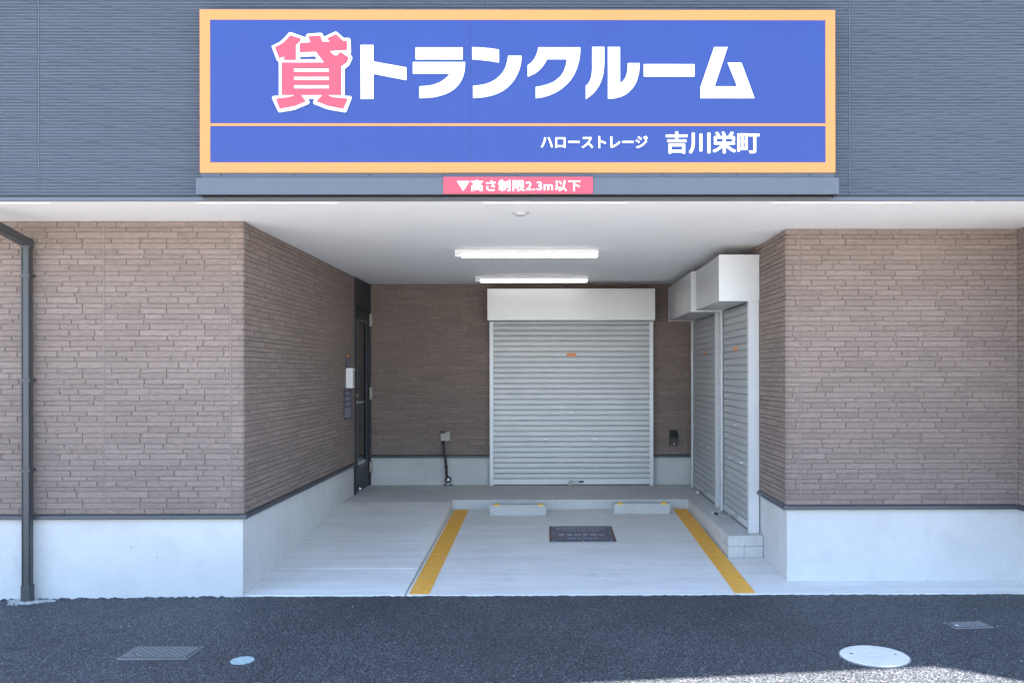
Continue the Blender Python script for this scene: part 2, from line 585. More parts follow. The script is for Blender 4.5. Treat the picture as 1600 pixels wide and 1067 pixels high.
# dark flashing between brick and foundation: a sloped lip 24 mm proud
def flashing(path):
    m = MB()
    for (p, q, nx, ny) in path:
        prof = [(-0.012, 0.549), (0.022, 0.549), (0.026, 0.553), (0.024, 0.574), (0.006, 0.584), (-0.012, 0.584)]
        m.hexa([(p[0] + nx * d, p[1] + ny * d, z) for d, z in prof], [(q[0] + nx * d, q[1] + ny * d, z) for d, z in prof])
    m.build('flashing', 'trim', building)
flashing([((-6, YL), (XL + 0.026, YL), 0, -1)])
flashing([((XL, YL - 0.02), (XL, 9.92), 1, 0)])
flashing([((XL, YB), (XR, YB), 0, -1)])
flashing([((XR, YR - 0.02), (XR, 7.50), -1, 0)])
flashing([((XR - 0.026, YR), (XW - 0.02, YR), 0, -1)])
flashing([((XW, YW), (XW, YR - 0.027), -1, 0)])
flashing([((XW - 0.026, YW), (6, YW), 0, -1)])

# soffit and ceiling of the bay, one plane; white vent strips near its front edge
m = MB()
m.box(-6, 6, 5.602, 10.98, ZC + 0.001, ZC + 0.06)
m.build('soffit', 'soffit', building)
for x0, x1 in ((-4.3, -3.115), (-2.215, -1.312), (-0.406, 0.503), (1.417, 2.299), (3.2, 4.1)):
    m = MB()
    m.box(x0, x1, 5.640, 5.70, ZC - 0.0015, ZC + 0.002)
    v = m.build('soffit_vent', 'soffit', building)
    m = MB()
    m.box(x0 + 0.005, x1 - 0.005, 5.700, 5.706, ZC - 0.0005, ZC + 0.002)
    m.build('vent_slot', 'steel', v)
# corner beads where ceiling meets the bay walls
m = MB()
m.box(XL, XR, YB - 0.02, YB - 0.007, ZC - 0.018, ZC)
m.build('ceiling_bead', 'brick', building)

# drip trim under the upper wall
m = MB()
m.box(-6, 6, 5.575, 5.600, 2.640, 2.663)
m.build('drip_trim', 'metal_navy', building)
m = MB()
m.box(-6, 6, 5.600, 5.62, 2.655, 2.699)
m.build('drip_gap_shade', 'black', building)  # black strip that paints the shade in the gap under the siding

# ribbed navy siding: modelled ribs with wavy crests
PITCH = 0.01915
def siding(x0, x1, seed):
    rg = random.Random(seed)
    nx = max(2, int((x1 - x0) / 0.03))
    nr = int((3.98 - 2.6765) / PITCH)
    vs_, fs_ = [], []
    k = 4
    for r in range(nr):
        zb = 2.6765 + r * PITCH
        ph = (r * 2.1) % math.tau + rg.uniform(-0.5, 0.5)
        per = 0.30
        for t in range(k):
            for i in range(nx + 1):
                x = x0 + (x1 - x0) * i / nx
                wv = max(0, 0.5 + 0.5 * math.sin(x * math.tau / per + ph)) ** 7 * (0.6 + 0.4 * math.sin(x * 3.1 + r))
                if t == 0: z, d = zb, 0.0068
                elif t == 1: z, d = zb + 0.0036 - 0.0008 * wv, 0.0068
                elif t == 2: z, d = zb + 0.0054 - 0.0012 * wv, 0.0
                else: z, d = zb + 0.0158 + 0.0012 * wv, 0.0012 + 0.0085 * wv
                vs_.append((x, 5.589 + d, z))
    nrow = nr * k
    for a in range(nrow - 1):
        for i in range(nx):
            b = a * (nx + 1) + i
            fs_.append((b, b + 1, b + nx + 2, b + nx + 1))
    me = bpy.data.meshes.new('ribs')
    me.from_pydata(vs_, [], fs_)
    return me
m = MB()
m.box(-6, 6, 5.596, 5.75, 2.70, 6.0)
up = m.build('upper_wall', 'navy', building)
for a, b, s in ((-6, -3.168, 1), (-3.156, -0.377, 2), (-0.365, 1.884, 3), (1.896, 6, 4)):
    place_mesh(siding(a, b, s), 'ribbed_panel', 'navy', up)
for x in (-3.162, -0.371, 1.890):
    m = MB()
    m.box(x - 0.004, x + 0.004, 5.5905, 5.60, 2.6765, 3.98)
    m.build('panel_joint', 'navy_joint', up)

# rest of the shell (outside the picture): side walls, rear wall, and a roof shaped for its shadow
m = MB()
m.box(-6.1, -6.0, YL - 0.01, 11.0, -0.2, 6.0)
m.box(6.0, 6.1, YW - 0.01, 11.0, -0.2, 6.0)
m.box(-6.1, 6.1, 11.0, 11.1, -0.2, 6.0)
m.build('outer_wall', 'metal_navy', building)
RO = [(-8.5, 4.76), (-3.46, 5.375), (-1.36, 5.632), (-1.02, 5.40), (-0.5, 4.95), (6.5, 4.95), (6.5, 11.5), (-8.5, 11.5)]  # outline shaped so the roof's shadow edge and sunlit notch fall on the road
m = MB()
m.hexa([(x, y, 6.09) for x, y in RO], [(x, y, 6.20) for x, y in RO])
m.build('shadow_roof', 'shadow_roof', building)

# ------------------------------------------------------------------ entrance door on the left wall (part of the building)
m = MB()
y0, y1, zt, zb = 9.93, 10.80, 2.634, 0.222
xf = XL + 0.012
m.box(XL - 0.10, xf, y0, y0 + 0.045, zb, zt)
m.box(XL - 0.10, xf, y1 - 0.045, y1, zb, zt)
m.box(XL - 0.10, xf - 0.001, y0 + 0.045, y1 - 0.045, 2.30, zt - 0.002)
frame = m.build('door_frame', 'dark', building, 0.002)
m = MB()
yl0, yl1 = y0 + 0.048, y1 - 0.048
xd = XL - 0.004
gz0, gz1, gy0, gy1 = 0.52, 2.16, yl0 + 0.12, yl1 - 0.17
m.box(xd - 0.04, xd, yl0, gy0, zb + 0.008, 2.296)
m.box(xd - 0.04, xd, gy1, yl1, zb + 0.008, 2.296)
m.box(xd - 0.04, xd, gy0, gy1, zb + 0.008, gz0)
m.box(xd - 0.04, xd, gy0, gy1, gz1, 2.296)
door = m.build('door', 'dark', building)
m = MB(); m.box(xd - 0.03, xd - 0.012, gy0, gy1, gz0, gz1); m.build('glass', 'glass', door)
m = MB()
m.box(xd - 0.01, xd + 0.008, gy1, gy1 + 0.022, gz0 - 0.02, gz1 + 0.02)
m.box(xd - 0.01, xd + 0.008, gy0 - 0.022, gy0, gz0 - 0.02, gz1 + 0.02)
m.box(xd - 0.01, xd + 0.008, gy0, gy1, gz0 - 0.02, gz0)
m.box(xd - 0.01, xd + 0.008, gy0, gy1, gz1, gz1 + 0.02)
m.build('glazing_bead', 'metal_navy', door)
m = MB()
m.lathe((xd, 10.06, 1.243), (1, 0, 0), [(0, 0.024), (0.008, 0.024), (0.010, 0.010), (0.05, 0.009)], 16)
m.tube([(xd + 0.048, 10.055, 1.243), (xd + 0.055, 10.09, 1.244), (xd + 0.056, 10.19, 1.246)], 0.008)
m.build('handle', 'steel', door)
m = MB()
m.lathe((xd, 10.06, 1.318), (1, 0, 0), [(0, 0.020), (0.014, 0.020), (0.016, 0.008), (0.018, 0.008)], 16)
m.build('lock', 'steel', door)
m = MB()
m.lathe((xd, 10.06, 0.275), (1, 0, 0), [(0, 0.026), (0.03, 0.026), (0.034, 0.018), (0.05, 0.012)], 16)
m.build('door_stop', 'chrome', door)
for za, zb_ in ((2.13, 2.28), (1.255, 1.40), (0.385, 0.515)):
    m = MB()
    m.tube([(xf + 0.012, 10.752, za), (xf + 0.012, 10.752, zb_)], 0.014, 12)
    m.box(xf - 0.002, xf + 0.004, 10.715, 10.79, za + 0.002, zb_ - 0.002)
    m.tube([(xf + 0.012, 10.752, (za + zb_) / 2 - 0.003), (xf + 0.012, 10.752, (za + zb_) / 2 + 0.003)], 0.0155, 12)
    m.build('hinge', 'hinge', door)

# ------------------------------------------------------------------ big sign
SY = 5.49                                                  # face of the sign
sign = thing('signboard', (-0.18, 5.58, 2.796), 'large blue signboard with orange border and white katakana lettering on the navy wall', 'sign')
m = MB(); m.box(-2.124, 1.768, SY + 0.004, 5.588, 2.7955, 3.792)
m.build('sign_box', 'metal_navy', sign)
SBX = (-2.061, 1.708, 2.858, 3.730)
m = MB()
m.box(-0.4712 - 0.0008, SBX[1], SY + 0.0012, SY + 0.004, SBX[2], SBX[3])
m.box(SBX[0], -0.4712 - 0.0024, SY + 0.0012, SY + 0.004, SBX[2], SBX[3])
m.build('panel', 'blue', sign)
m = MB()
m.box(-2.124, SBX[0], SY, SY + 0.004, 2.7955, 3.792)
m.box(SBX[1], 1.768, SY, SY + 0.004, 2.7955, 3.792)
m.box(SBX[0], SBX[1], SY, SY + 0.004, SBX[3], 3.792)
m.box(SBX[0], SBX[1], SY, SY + 0.004, 2.7955, SBX[2])
m.build('border', 'orange', sign)
m = MB(); m.box(SBX[0], SBX[1], SY - 0.0006, SY + 0.001, 3.081, 3.0965)
m.build('divider_line', 'orange', sign)
for i in range(8):
    m = MB()
    m.lathe((-1.67 + i * 0.455, SY + 0.0012, 3.19), (0, -1, 0), [(0, 0.0055), (0.001, 0.005)], 8)
    m.build('screw', 'screw_blue', sign)

# outlines of the letters, drawn on the sign face; local drawing unit = 1/SU metre
SU = 1 / 0.0039195
def on_sign(y, s=1.0, ox=0, oy=0):
    def f(a, b, d):
        u, v = ox + a / s, oy + b / s
        return Vector((-2.124 + (u - 312) / SU, y - d, 3.793 - (v - 15) / SU))
    return f
white_edge = [(162,285),(250,240),(300,195),(345,142),(365,142),(500,190),(512,222),(518,175),(532,158),(670,147),(690,155),(702,190),(820,135),(840,137),(910,200),(965,200),(980,215),(985,350),(975,362),(998,400),(995,420),(965,480),(918,520),(918,800),(985,805),(990,825),(935,965),(920,972),(740,940),(600,885),(592,860),(610,832),(540,832),(555,865),(540,885),(400,945),(240,972),(228,962),(165,825),(175,805),(237,800),(237,450),(215,430)]
white_hole = [(455,395),(610,388),(632,422),(455,422)]
red_left = [(195,298),(270,258),(320,215),(355,172),(470,210),(455,240),(415,278),(415,432),(292,432),(292,398),(240,412)]
red_main = [(540,185),(668,175),(690,240),(765,238),(735,205),(832,162),(905,230),(945,230),(945,328),(768,338),(805,375),(830,385),(850,375),(875,345),(965,405),(940,460),(885,495),(885,795),(745,795),(800,815),(955,830),(905,938),(740,905),(625,860),(685,795),(470,795),(520,860),(400,910),(245,938),(205,830),(330,815),(405,795),(265,795),(265,455),(705,455),(620,345),(452,352),(452,255),(565,245)]
slots = [[(395,y),(755,y),(755,y+32),(395,y+32)] for y in (520, 605, 692)]
k3 = dict(s=6.6667, ox=400, oy=30)
place_mesh(flat_shapes([white_edge, white_hole], on_sign(SY, **k3), 0.006), 'kanji_outline', 'white', sign)
place_mesh(flat_shapes([red_left, red_main] + slots, on_sign(SY - 0.006, **k3), 0.002), 'kanji', 'red', sign)
k4 = dict(s=5.3333, ox=600, oy=50)
k2 = dict(s=2.963, ox=780, oy=0)
k5 = dict(s=5.0, ox=880, oy=50)
letters = [
    (k3, [(1085,272),(1218,272),(1218,443),(1560,505),(1560,637),(1218,572),(1218,832),(1085,832)]),
    (k4, [(258,131),(650,131),(650,230),(258,230)]),
    (k4, [(235,252),(670,252),(669,290),(663,335),(652,375),(634,413),(610,447),(580,476),(545,500),(505,519),(460,534),(410,544),(350,550),(288,552),(288,455),(340,451),(390,444),(435,431),(470,414),(500,393),(525,370),(543,349),(235,349)]),
    (k4, [(728,128),(800,131),(880,138),(952,149),(952,256),(880,244),(800,235),(730,229)]),
    (k4, [(1028,200),(1140,200),(1138,235),(1131,280),(1119,322),(1100,363),(1077,402),(1048,438),(1014,470),(974,497),(930,518),(880,534),(820,545),(735,551),(735,450),(790,444),(840,434),(885,418),(925,395),(957,367),(983,337),(1003,302),(1015,268),(1024,230)]),
    (k2, [(178,220),(372,220),(371,250),(366,283),(357,315),(344,345),(327,371),(306,394),(282,414),(255,430),(225,443),(195,451),(165,456),(165,403),(190,399),(217,392),(243,382),(265,367),(283,350),(296,329),(304,305),(310,275),(218,275),(208,293),(196,310),(180,327),(160,342),(128,356),(128,302),(145,291),(158,275),(168,255),(174,238)]),
    (k5, [(220,118),(315,118),(315,240),(313,280),(308,320),(300,355),(288,390),(272,423),(250,455),(225,484),(170,527),(170,420),(188,405),(202,382),(212,350),(218,315),(220,280)]),
    (k5, [(343,118),(438,118),(438,400),(458,386),(474,366),(486,343),(493,315),(497,285),(498,244),(592,244),(590,285),(584,328),(573,370),(557,408),(535,440),(508,468),(476,492),(440,508),(395,519),(343,522)]),
    (k5, [(623,252),(1020,252),(1020,348),(623,348)]),
    (k5, [(1067,430),(1175,118),(1280,118),(1178,425),(1355,425),(1280,240),(1388,240),(1490,517),(1067,517)]),
]
for kw, lp in letters:
    place_mesh(flat_shapes([lp], on_sign(SY, **kw), 0.005), 'letter', 'white', sign)
place_mesh(text_mesh('ハローストレージ', -0.041, 0.615, 2.944, 3.021, SY + 0.001, 0.028), 'small_lettering', 'white', sign)
place_mesh(text_mesh('吉川栄町', 0.725, 1.302, 2.911, 3.048, SY + 0.001, 0.026), 'small_lettering', 'white', sign)

# steel canopy tray under the sign, with a plain strip behind it
tray = thing('canopy_tray', (-0.18, 5.588, 2.657), 'long navy steel cover under the blue signboard carrying the red height notice', 'metal cover')
m = MB()                                                   # a folded tray, open below
m.box(-2.137, 1.781, 5.46, 5.463, 2.657, 2.758)
m.box(-2.137, 1.781, 5.463, 5.588, 2.755, 2.758)
m.box(-2.137, -2.134, 5.463, 5.588, 2.657, 2.755)
m.box(1.778, 1.781, 5.463, 5.588, 2.657, 2.755)
m.build('cover', 'metal_navy', tray)
m = MB(); m.box(-2.132, 1.776, 5.466, 5.586, 2.668, 2.753); m.build('tray_shade', 'black', tray)  # black block standing in for the shade inside the open tray
m = MB(); m.box(-2.12, 1.765, 5.50, 5.588, 2.7585, 2.795); m.build('filler_strip', 'metal_navy', tray)
for i in range(9):
    m = MB()
    m.lathe((-2.0 + i * 0.452, 5.50, 2.783), (0, -1, 0), [(0, 0.006), (0.004, 0.005)], 8)
    m.build('screw', 'trim', tray)
hs = thing('height_sign', (-0.18, 5.458, 2.66), 'small red height limit sign with white letters under the big blue signboard', 'sign')
m = MB(); m.box(-0.633, 0.275, 5.452, 5.4595, 2.659, 2.761); m.build('plate', 'red', hs)
place_mesh(text_mesh('▼高さ制限2.3m以下', -0.551, 0.201, 2.673, 2.744, 5.453, 0.021, 1.08), 'lettering', 'white', hs)

# ------------------------------------------------------------------ ceiling lights, smoke detector
def copy_tree(o, loc):
    c = o.copy(); C.objects.link(c); c.location = loc
    for ch in o.children:
        d = ch.copy(); C.objects.link(d); d.parent = c
        for g in ch.children:
            e = g.copy(); C.objects.link(e); e.parent = d
    return c
lt = thing('ceiling_light', (-0.18, 7.81, ZC), 'lit fluorescent tube light nearer the street on the white ceiling', 'ceiling light', 'tube lights on the bay ceiling')
m = MB(); m.box(-0.805, 0.443, 7.76, 7.86, ZC - 0.034, ZC); m.build('housing', 'white_metal', lt, 0.004)
m = MB()
pts = [(-0.035, 0), (-0.035, -0.012), (-0.026, -0.026), (-0.012, -0.031), (0.012, -0.031), (0.026, -0.026), (0.035, -0.012), (0.035, 0)]
m.hexa([(-0.748, 7.81 + a, ZC - 0.034 + b) for a, b in pts], [(0.428, 7.81 + a, ZC - 0.034 + b) for a, b in pts])
m.build('tube', 'tube', lt)
for x in (-0.803, 0.428):
    m = MB(); m.box(x, x + (0.055 if x < 0 else 0.013), 7.775, 7.845, ZC - 0.062, ZC - 0.034); m.build('end_cap', 'white_metal', lt)
m = MB(); m.box(0.443, 0.52, 7.835, 7.845, ZC - 0.006, ZC); m.build('cable_cover', 'white_metal', lt)
far = copy_tree(lt, (-0.175, 9.945, ZC))
far['label'] = 'lit fluorescent tube light on the ceiling right above the back shutter box'
sm = thing('ceiling_detector', (-0.18, 5.97, ZC), 'small round white detector on the soffit below the red height sign', 'detector')
m = MB(); m.lathe((-0.18, 5.97, ZC), (0, 0, -1), [(0, 0.060), (0.006, 0.060), (0.008, 0.056)], 28); m.build('base', 'detector', sm)
m = MB(); m.lathe((-0.18, 5.97, ZC - 0.008), (0, 0, -1), [(0, 0.046), (0.010, 0.042), (0.014, 0.03)], 28); m.build('dome', 'detector', sm)

# ------------------------------------------------------------------ roller shutters
def curtain_profile(h, pitch):
    """(depth, height) profile of a ribbed steel curtain"""
    pr, z = [], 0.0
    while z < h:
        for dz, d in ((0, 0.014), (0.005, 0.014), (0.0075, 0.003), (0.013, 0.0), (pitch * 0.6, 0.0005), (pitch - 0.008, 0.003), (pitch - 0.003, 0.007)):
            if z + dz <= h:
                pr.append((d, z + dz))
        z += pitch
    return pr

def shutter(label, kind, a0, a1, face, z0, z1, box_a0, box_a1, box_face, bz0, bz1, wall, axis, seam=(), hb=()):
    """axis 'y': shutter in the back wall (a = x, faces -Y); axis 'x': in the right wall (a = y, faces -X)"""
    def B(m, a, b, f, g, z, t):
        if axis == 'y':
            m.box(a, b, f, g, z, t)
        else:
            m.box(f, g, a, b, z, t)
    def Pt(a, f, z):
        return (a, f, z) if axis == 'y' else (f, a, z)
    mid = (a0 + a1) / 2
    t = thing('roller_shutter', Pt(mid, wall, z0), label, 'roller shutter', kind)
    gw = 0.06 if axis == 'x' else 0.045
    for a in (a0, a1 - gw):
        m = MB()
        B(m, a, a + gw, face - 0.015, face, z0, bz0 + 0.01)
        B(m, a if a == a0 else a1 - 0.012, a + 0.012 if a == a0 else a1, face, wall, z0, bz0 + 0.01)
        B(m, a + 0.002 if a == a0 else a + gw * .6, a + gw * .4 if a == a0 else a + gw - 0.002, face + 0.02, wall, z0, bz0)
        m.build('guide_rail', 'guide', t, 0.0015)
    pr = curtain_profile(bz0 - z0 - 0.075, 0.0637)
    m = MB()
    c0, c1 = a0 + gw * 0.7, a1 - gw * 0.7
    rows = [(m.bm.verts.new(Pt(c0, face + 0.010 + d, z0 + 0.075 + z)), m.bm.verts.new(Pt(c1, face + 0.010 + d, z0 + 0.075 + z))) for d, z in pr]
    for p, q in zip(rows, rows[1:]):
        m.bm.faces.new((p[0], p[1], q[1], q[0]))
    cur = m.build('curtain', 'shutter', t)
    m = MB()
    B(m, c0, c1, face + 0.008, face + 0.035, z0 + 0.012, z0 + 0.074)
    m.build('bottom_bar', 'guide', t, 0.003)
    m = MB()
    B(m, c0, c1, face + 0.012, face + 0.03, z0, z0 + 0.012)
    m.build('seal', 'black', t)
    m = MB()
    cuts = [box_a0] + list(seam) + [box_a1]
    for p, q in zip(cuts, cuts[1:]):
        B(m, p + 0.001, q - 0.001, box_face, wall - 0.002, bz0, bz1)
    bx = m.build('shutter_box', 'boxsteel', t, 0.003)
    for p in (box_a0 - 0.003, box_a1 - 0.003):              # folded end plates, 3 mm proud
        m = MB()
        B(m, p, p + 0.006, box_face - 0.003, wall - 0.004, bz0 - 0.004, bz1 + 0.003)
        m.build('end_plate', 'guide', bx)
    for a in hb:
        m = MB()
        B(m, a - 0.033, a + 0.033, face - 0.006, face + 0.011, z0 + 0.550, z0 + 0.562)
        m.build('hand_grip', 'guide', cur)
    m = MB(); B(m, mid - 0.055, mid + 0.055, face + 0.007, face + 0.0115, z0 + 1.545, z0 + 1.582)
    m.build('sticker', 'tag_orange', cur)
    m = MB(); B(m, mid - 0.026, mid + 0.026, face + 0.002, face + 0.0115, z0 + 0.866, z0 + 0.878)
    m.build('keyhole_plate', 'white_metal', cur)
    return t
WB = YB - 0.006
s1 = shutter('wide grey roller shutter closed in the back wall of the bay', 'roller shutters in the bay', -0.697, 1.262, 10.735, 0.221, 0, -0.700, 1.249, 10.45, 2.184, 2.550, WB, 'y', hb=(-0.02, 0.566))
m = MB(); m.lathe((0.085, 10.747, 0.90), (0, -1, 0), [(0, 0.012), (0.006, 0.010)], 12); m.build('lock_cylinder', 'guide', s1)
WX = XR - 0.002
s2 = shutter('nearer pale steel roller shutter on the right wall with black padlock at its foot', 'roller shutters in the bay', 7.51, 8.77, 1.70, 0.221, 0, 7.48, 8.66, 1.434, 2.170, 2.551, WX, 'x', hb=(7.90, 8.36))
s3 = shutter('farther grey roller shutter on the right wall next to the back corner', 'roller shutters in the bay', 8.985, 10.55, 1.70, 0.221, 0, 8.79, 10.42, 1.41, 2.170, 2.560, WX, 'x', seam=(9.47,), hb=(9.53, 10.02))
for x in (1.56, 1.635):
    m = MB(); m.lathe((x, 7.478, 2.40), (0, -1, 0), [(0, 0.005), (0.003, 0.004)], 10); m.build('rivet', 'steel', s2)
tagm = MB(); tagm.box(0.274, 0.427, 10.735, 10.7425, 0.252, 0.276); tagm.build('maker_label', 'notice', s1)
tagm = MB(); tagm.box(0.29, 0.37, 10.7335, 10.7349, 0.258, 0.270); tagm.build('label_text', 'white', s1)

def padlock(loc, body, label, lean):
    t = thing('padlock', loc, label, 'padlock')
    x, y, z = loc
    m = MB()
    m.box(x - 0.022, x + 0.022, y - 0.011, y + 0.011, z, z + 0.036)
    m.build('lock_body', body, t, 0.005)
    m = MB()
    m.tube([(x - 0.014, y, z + 0.03)] + [(x - 0.014 * math.cos(k * math.pi / 8), y, z + 0.055 + 0.014 * math.sin(k * math.pi / 8)) for k in range(9)] + [(x + 0.014, y, z + 0.03)], 0.0035, 8)
    m.build('shackle', 'chrome', t)
    t.rotation_euler = lean
    return t
padlock((0.262, 10.70, 0.222), 'steel', 'grey padlock on the floor latch of the back shutter', (0, 0, R(12)))
padlock((1.660, 9.93, 0.222), 'chrome', 'bright chrome padlock at the foot of the farther right shutter', (0, 0, R(80)))
padlock((1.600, 8.43, 0.236), 'black', 'black padlock lying on the step before the nearer right shutter', (R(-70), 0, R(65)))
m = MB(); m.box(0.24, 0.285, 10.715, 10.735, 0.245, 0.262); m.build('latch', 'steel', s1)
m = MB(); m.tube([(1.70, 8.22, 0.262), (1.655, 8.30, 0.255), (1.62, 8.40, 0.252)], 0.006); m.build('latch', 'steel', s2); m = MB(); m.box(1.692, 1.702, 8.03, 8.09, 0.255, 0.30); m.build('latch', 'steel', s2)
m = MB(); m.tube([(1.70, 9.75, 0.262), (1.68, 9.85, 0.26), (1.665, 9.92, 0.27)], 0.006); m.build('latch', 'steel', s3); m = MB(); m.box(1.692, 1.702, 9.64, 9.70, 0.26, 0.30); m.build('latch', 'steel', s3)

# ------------------------------------------------------------------ downspout at the left
ds = thing('downspout', (-3.625, 6.27, 0), 'dark rectangular downspout running down the left brick wall', 'downspout')
m = MB()
m.box(-3.652, -3.596, 6.24, 6.286, 0.075, 2.47)
for x in (-3.652, -3.606):
    m.box(x, x + 0.010, 6.236, 6.2405, 0.075, 2.47)
m.build('pipe', 'pipe', ds, 0.003)
m = MB(); m.box(-3.658, -3.590, 6.233, 6.291, -0.06, 0.105); m.build('foot_socket', 'pipe', ds, 0.004)
m = MB()                                                   # elbow and the length that leans out to the eave
sec = lambda y, z, dx: [(-3.658 + dx, y - .0, z - 0.028), (-3.590 + dx, y, z - 0.028), (-3.590 + dx, y, z + 0.028), (-3.658 + dx, y, z + 0.028)]
m.hexa(sec(6.29, 2.475, 0), sec(5.72, 2.585, -0.02))
m.box(-3.657, -3.591, 6.235, 6.291, 2.44, 2.495)
m.box(-3.676, -3.612, 5.71, 5.775, 2.56, 2.637)
m.build('elbow', 'pipe', ds, 0.006)
for z in (2.25, 1.525, 0.90):
    m = MB()
    m.box(-3.657, -3.591, 6.234, 6.238, z - 0.010, z + 0.010)
    m.box(-3.657, -3.653, 6.238, 6.310, z - 0.010, z + 0.010)
    m.box(-3.595, -3.591, 6.238, 6.310, z - 0.010, z + 0.010)
    m.build('bracket', 'pipe', ds)

# ------------------------------------------------------------------ wheel stops
def wheel_stop(x0, y0, label):
    z0 = slabz(y0)
    t = thing('wheel_stop', (x0 + 0.292, y0 + 0.06, z0), label, 'wheel stop', 'concrete wheel stops in the bay')
    m = MB()
    prof = [(0, 0), (0.130, 0), (0.130, 0.075), (0.105, 0.110), (0.022, 0.110), (0.006, 0.094)]
    m.hexa([(x0, y0 + a, z0 - 0.004 + b) for a, b in prof], [(x0 + 0.584, y0 + a, z0 - 0.004 + b) for a, b in prof])
    m.build('block', 'block', t, 0.006)
    for x in (x0 + 0.045, x0 + 0.495):
        m = MB()
        m.hexa([(x, y0 + 0.012, z0 + 0.095), (x + 0.055, y0 + 0.012, z0 + 0.095), (x + 0.055, y0 + 0.075, z0 + 0.108), (x, y0 + 0.075, z0 + 0.108)],
               [(x + .006, y0 + 0.014, z0 + 0.110), (x + 0.049, y0 + 0.014, z0 + 0.110), (x + 0.049, y0 + 0.07, z0 + 0.118), (x + .006, y0 + 0.07, z0 + 0.118)])
        m.build('reflector', 'amber', t)
    return t
ws = wheel_stop(-0.600, 9.175, 'concrete wheel stop at the left end of the parking bay, by the ramp side')
w2 = copy_tree(ws, (0.677 + 0.292, 9.23 + 0.06, slabz(9.23)))
w2['label'] = 'concrete wheel stop at the right end of the parking bay, by the side shutters'

# ------------------------------------------------------------------ yellow lines, floor plate
def line(pts, label):
    m = MB()
    m.hexa([(x, y, slabz(y) + 0.001) for x, y in pts], [(x, y, slabz(y) + 0.004) for x, y in pts])
    return tag(m.build('parking_line', 'yellow', None), label, 'parking line', 'yellow lines of the parking bay')
line([(-0.987, 6.366), (-0.845, 6.366), (-0.838, 9.48), (-0.990, 9.48)], 'yellow painted line beside the sloping ramp, left edge of the parking bay')
line([(1.328, 6.366), (1.474, 6.366), (1.470, 9.50), (1.325, 9.50)], 'yellow painted line beside the block kerb, right edge of the parking bay')

fp = thing('floor_notice', (0.31, 8.3, slabz(8.3)), 'dark notice plate screwed flat onto the concrete parking floor', 'notice')
def slab_box(m, x0, x1, y0, y1, a, b):
    q = [(x0, y0), (x1, y0), (x1, y1), (x0, y1)]
    m.hexa([(x, y, slabz(y) + a) for x, y in q], [(x, y, slabz(y) + b) for x, y in q])
m = MB(); slab_box(m, 0.010, 0.611, 7.975, 8.628, 0.001, 0.006); m.build('plate', 'floor_plate', fp)
rg = random.Random(11)
for x in (0.012, 0.587):
    m = MB()
    slab_box(m, x, x + 0.022, 7.985, 8.618, 0.006, 0.0068)
    m.build('hazard_stripe', 'hazard', fp)
m = MB()
for y, h, a, b in ((8.54, 0.035, 0.08, 0.54), (8.47, 0.03, 0.08, 0.54), (8.40, 0.025, 0.15, 0.48), (8.22, 0.07, 0.10, 0.54), (8.08, 0.05, 0.17, 0.44)):
    x = a
    while x < b:
        wd = h * rg.uniform(0.5, 1.0)
        slab_box(m, x, min(x + wd, b), y - rg.uniform(0, h * .2), y + h * rg.uniform(0.6, 1.0), 0.006, 0.0068)
        x += wd + h * rg.uniform(0.15, 0.4)
m.build('faded_text', 'notice_txt', fp)
for x in (0.05, 0.31, 0.57):
    for y in (8.0, 8.3, 8.6):
        if x != 0.31 or y != 8.3:
            m = MB()
            m.lathe((x, y, slabz(y) + 0.006), (0, 0, 1), [(0, 0.009), (0.004, 0.006)], 10)
            m.build('screw', 'chrome', fp)

# ------------------------------------------------------------------ things on the bay walls
kp = thing('keypad_box', (XL, 9.55, 1.42), 'white keypad box on the left brick wall beside the door', 'keypad')
m = MB(); m.box(XL + 0.001, XL + 0.072, 9.50, 9.62, 1.412, 1.623); m.build('case', 'white', kp, 0.006)
m = MB(); m.box(XL + 0.072, XL + 0.075, 9.52, 9.60, 1.43, 1.60); m.build('cover', 'beige', kp)
m = MB(); m.box(XL + 0.001, XL + 0.03, 9.70, 9.78, 1.46, 1.57); m.build('card_reader', 'steel', kp)
def wall_plate(name, y0, y1, z0, z1, label, rows, top):
    t = thing(name, (XL, (y0 + y1) / 2, z0), label, 'notice')
    m = MB(); m.box(XL + 0.001, XL + 0.006, y0, y1, z0, z1); m.build('plate', 'notice', t)
    m = MB()
    rg = random.Random(int(z0 * 100))
    for a, b, h, s, e in rows:
        y = y0 + s
        while y < y0 + e:
            wd = h * rg.uniform(0.4, 0.9)
            m.box(XL + 0.006, XL + 0.0066, y, min(y + wd, y0 + e), a, b)
            y += wd + h * 0.25
    m.build('faded_text', 'notice_txt', t)
    if top:
        m = MB(); m.box(XL + 0.006, XL + 0.0068, y0 + 0.01, y1 - 0.01, top[0], top[1]); m.build('coloured_band', 'tag_orange', t)
    return t
wall_plate('wall_notice', 9.40, 9.74, 1.075, 1.395, 'dark navy notice with pale text on the left wall below the keypad', [(1.335, 1.375, 0.05, 0.06, 0.26), (1.28, 1.315, 0.04, 0.04, 0.30), (1.225, 1.26, 0.04, 0.06, 0.28), (1.10, 1.20, 0.07, 0.03, 0.16), (1.095, 1.205, 0.09, 0.2, 0.3)], None)
wall_plate('wall_notice', 9.49, 9.62, 1.630, 1.775, 'small notice with orange top on the left wall above the keypad', [(1.65, 1.66, 0.02, 0.02, 0.11), (1.675, 1.685, 0.02, 0.02, 0.1), (1.70, 1.71, 0.02, 0.02, 0.09)], (1.74, 1.77))

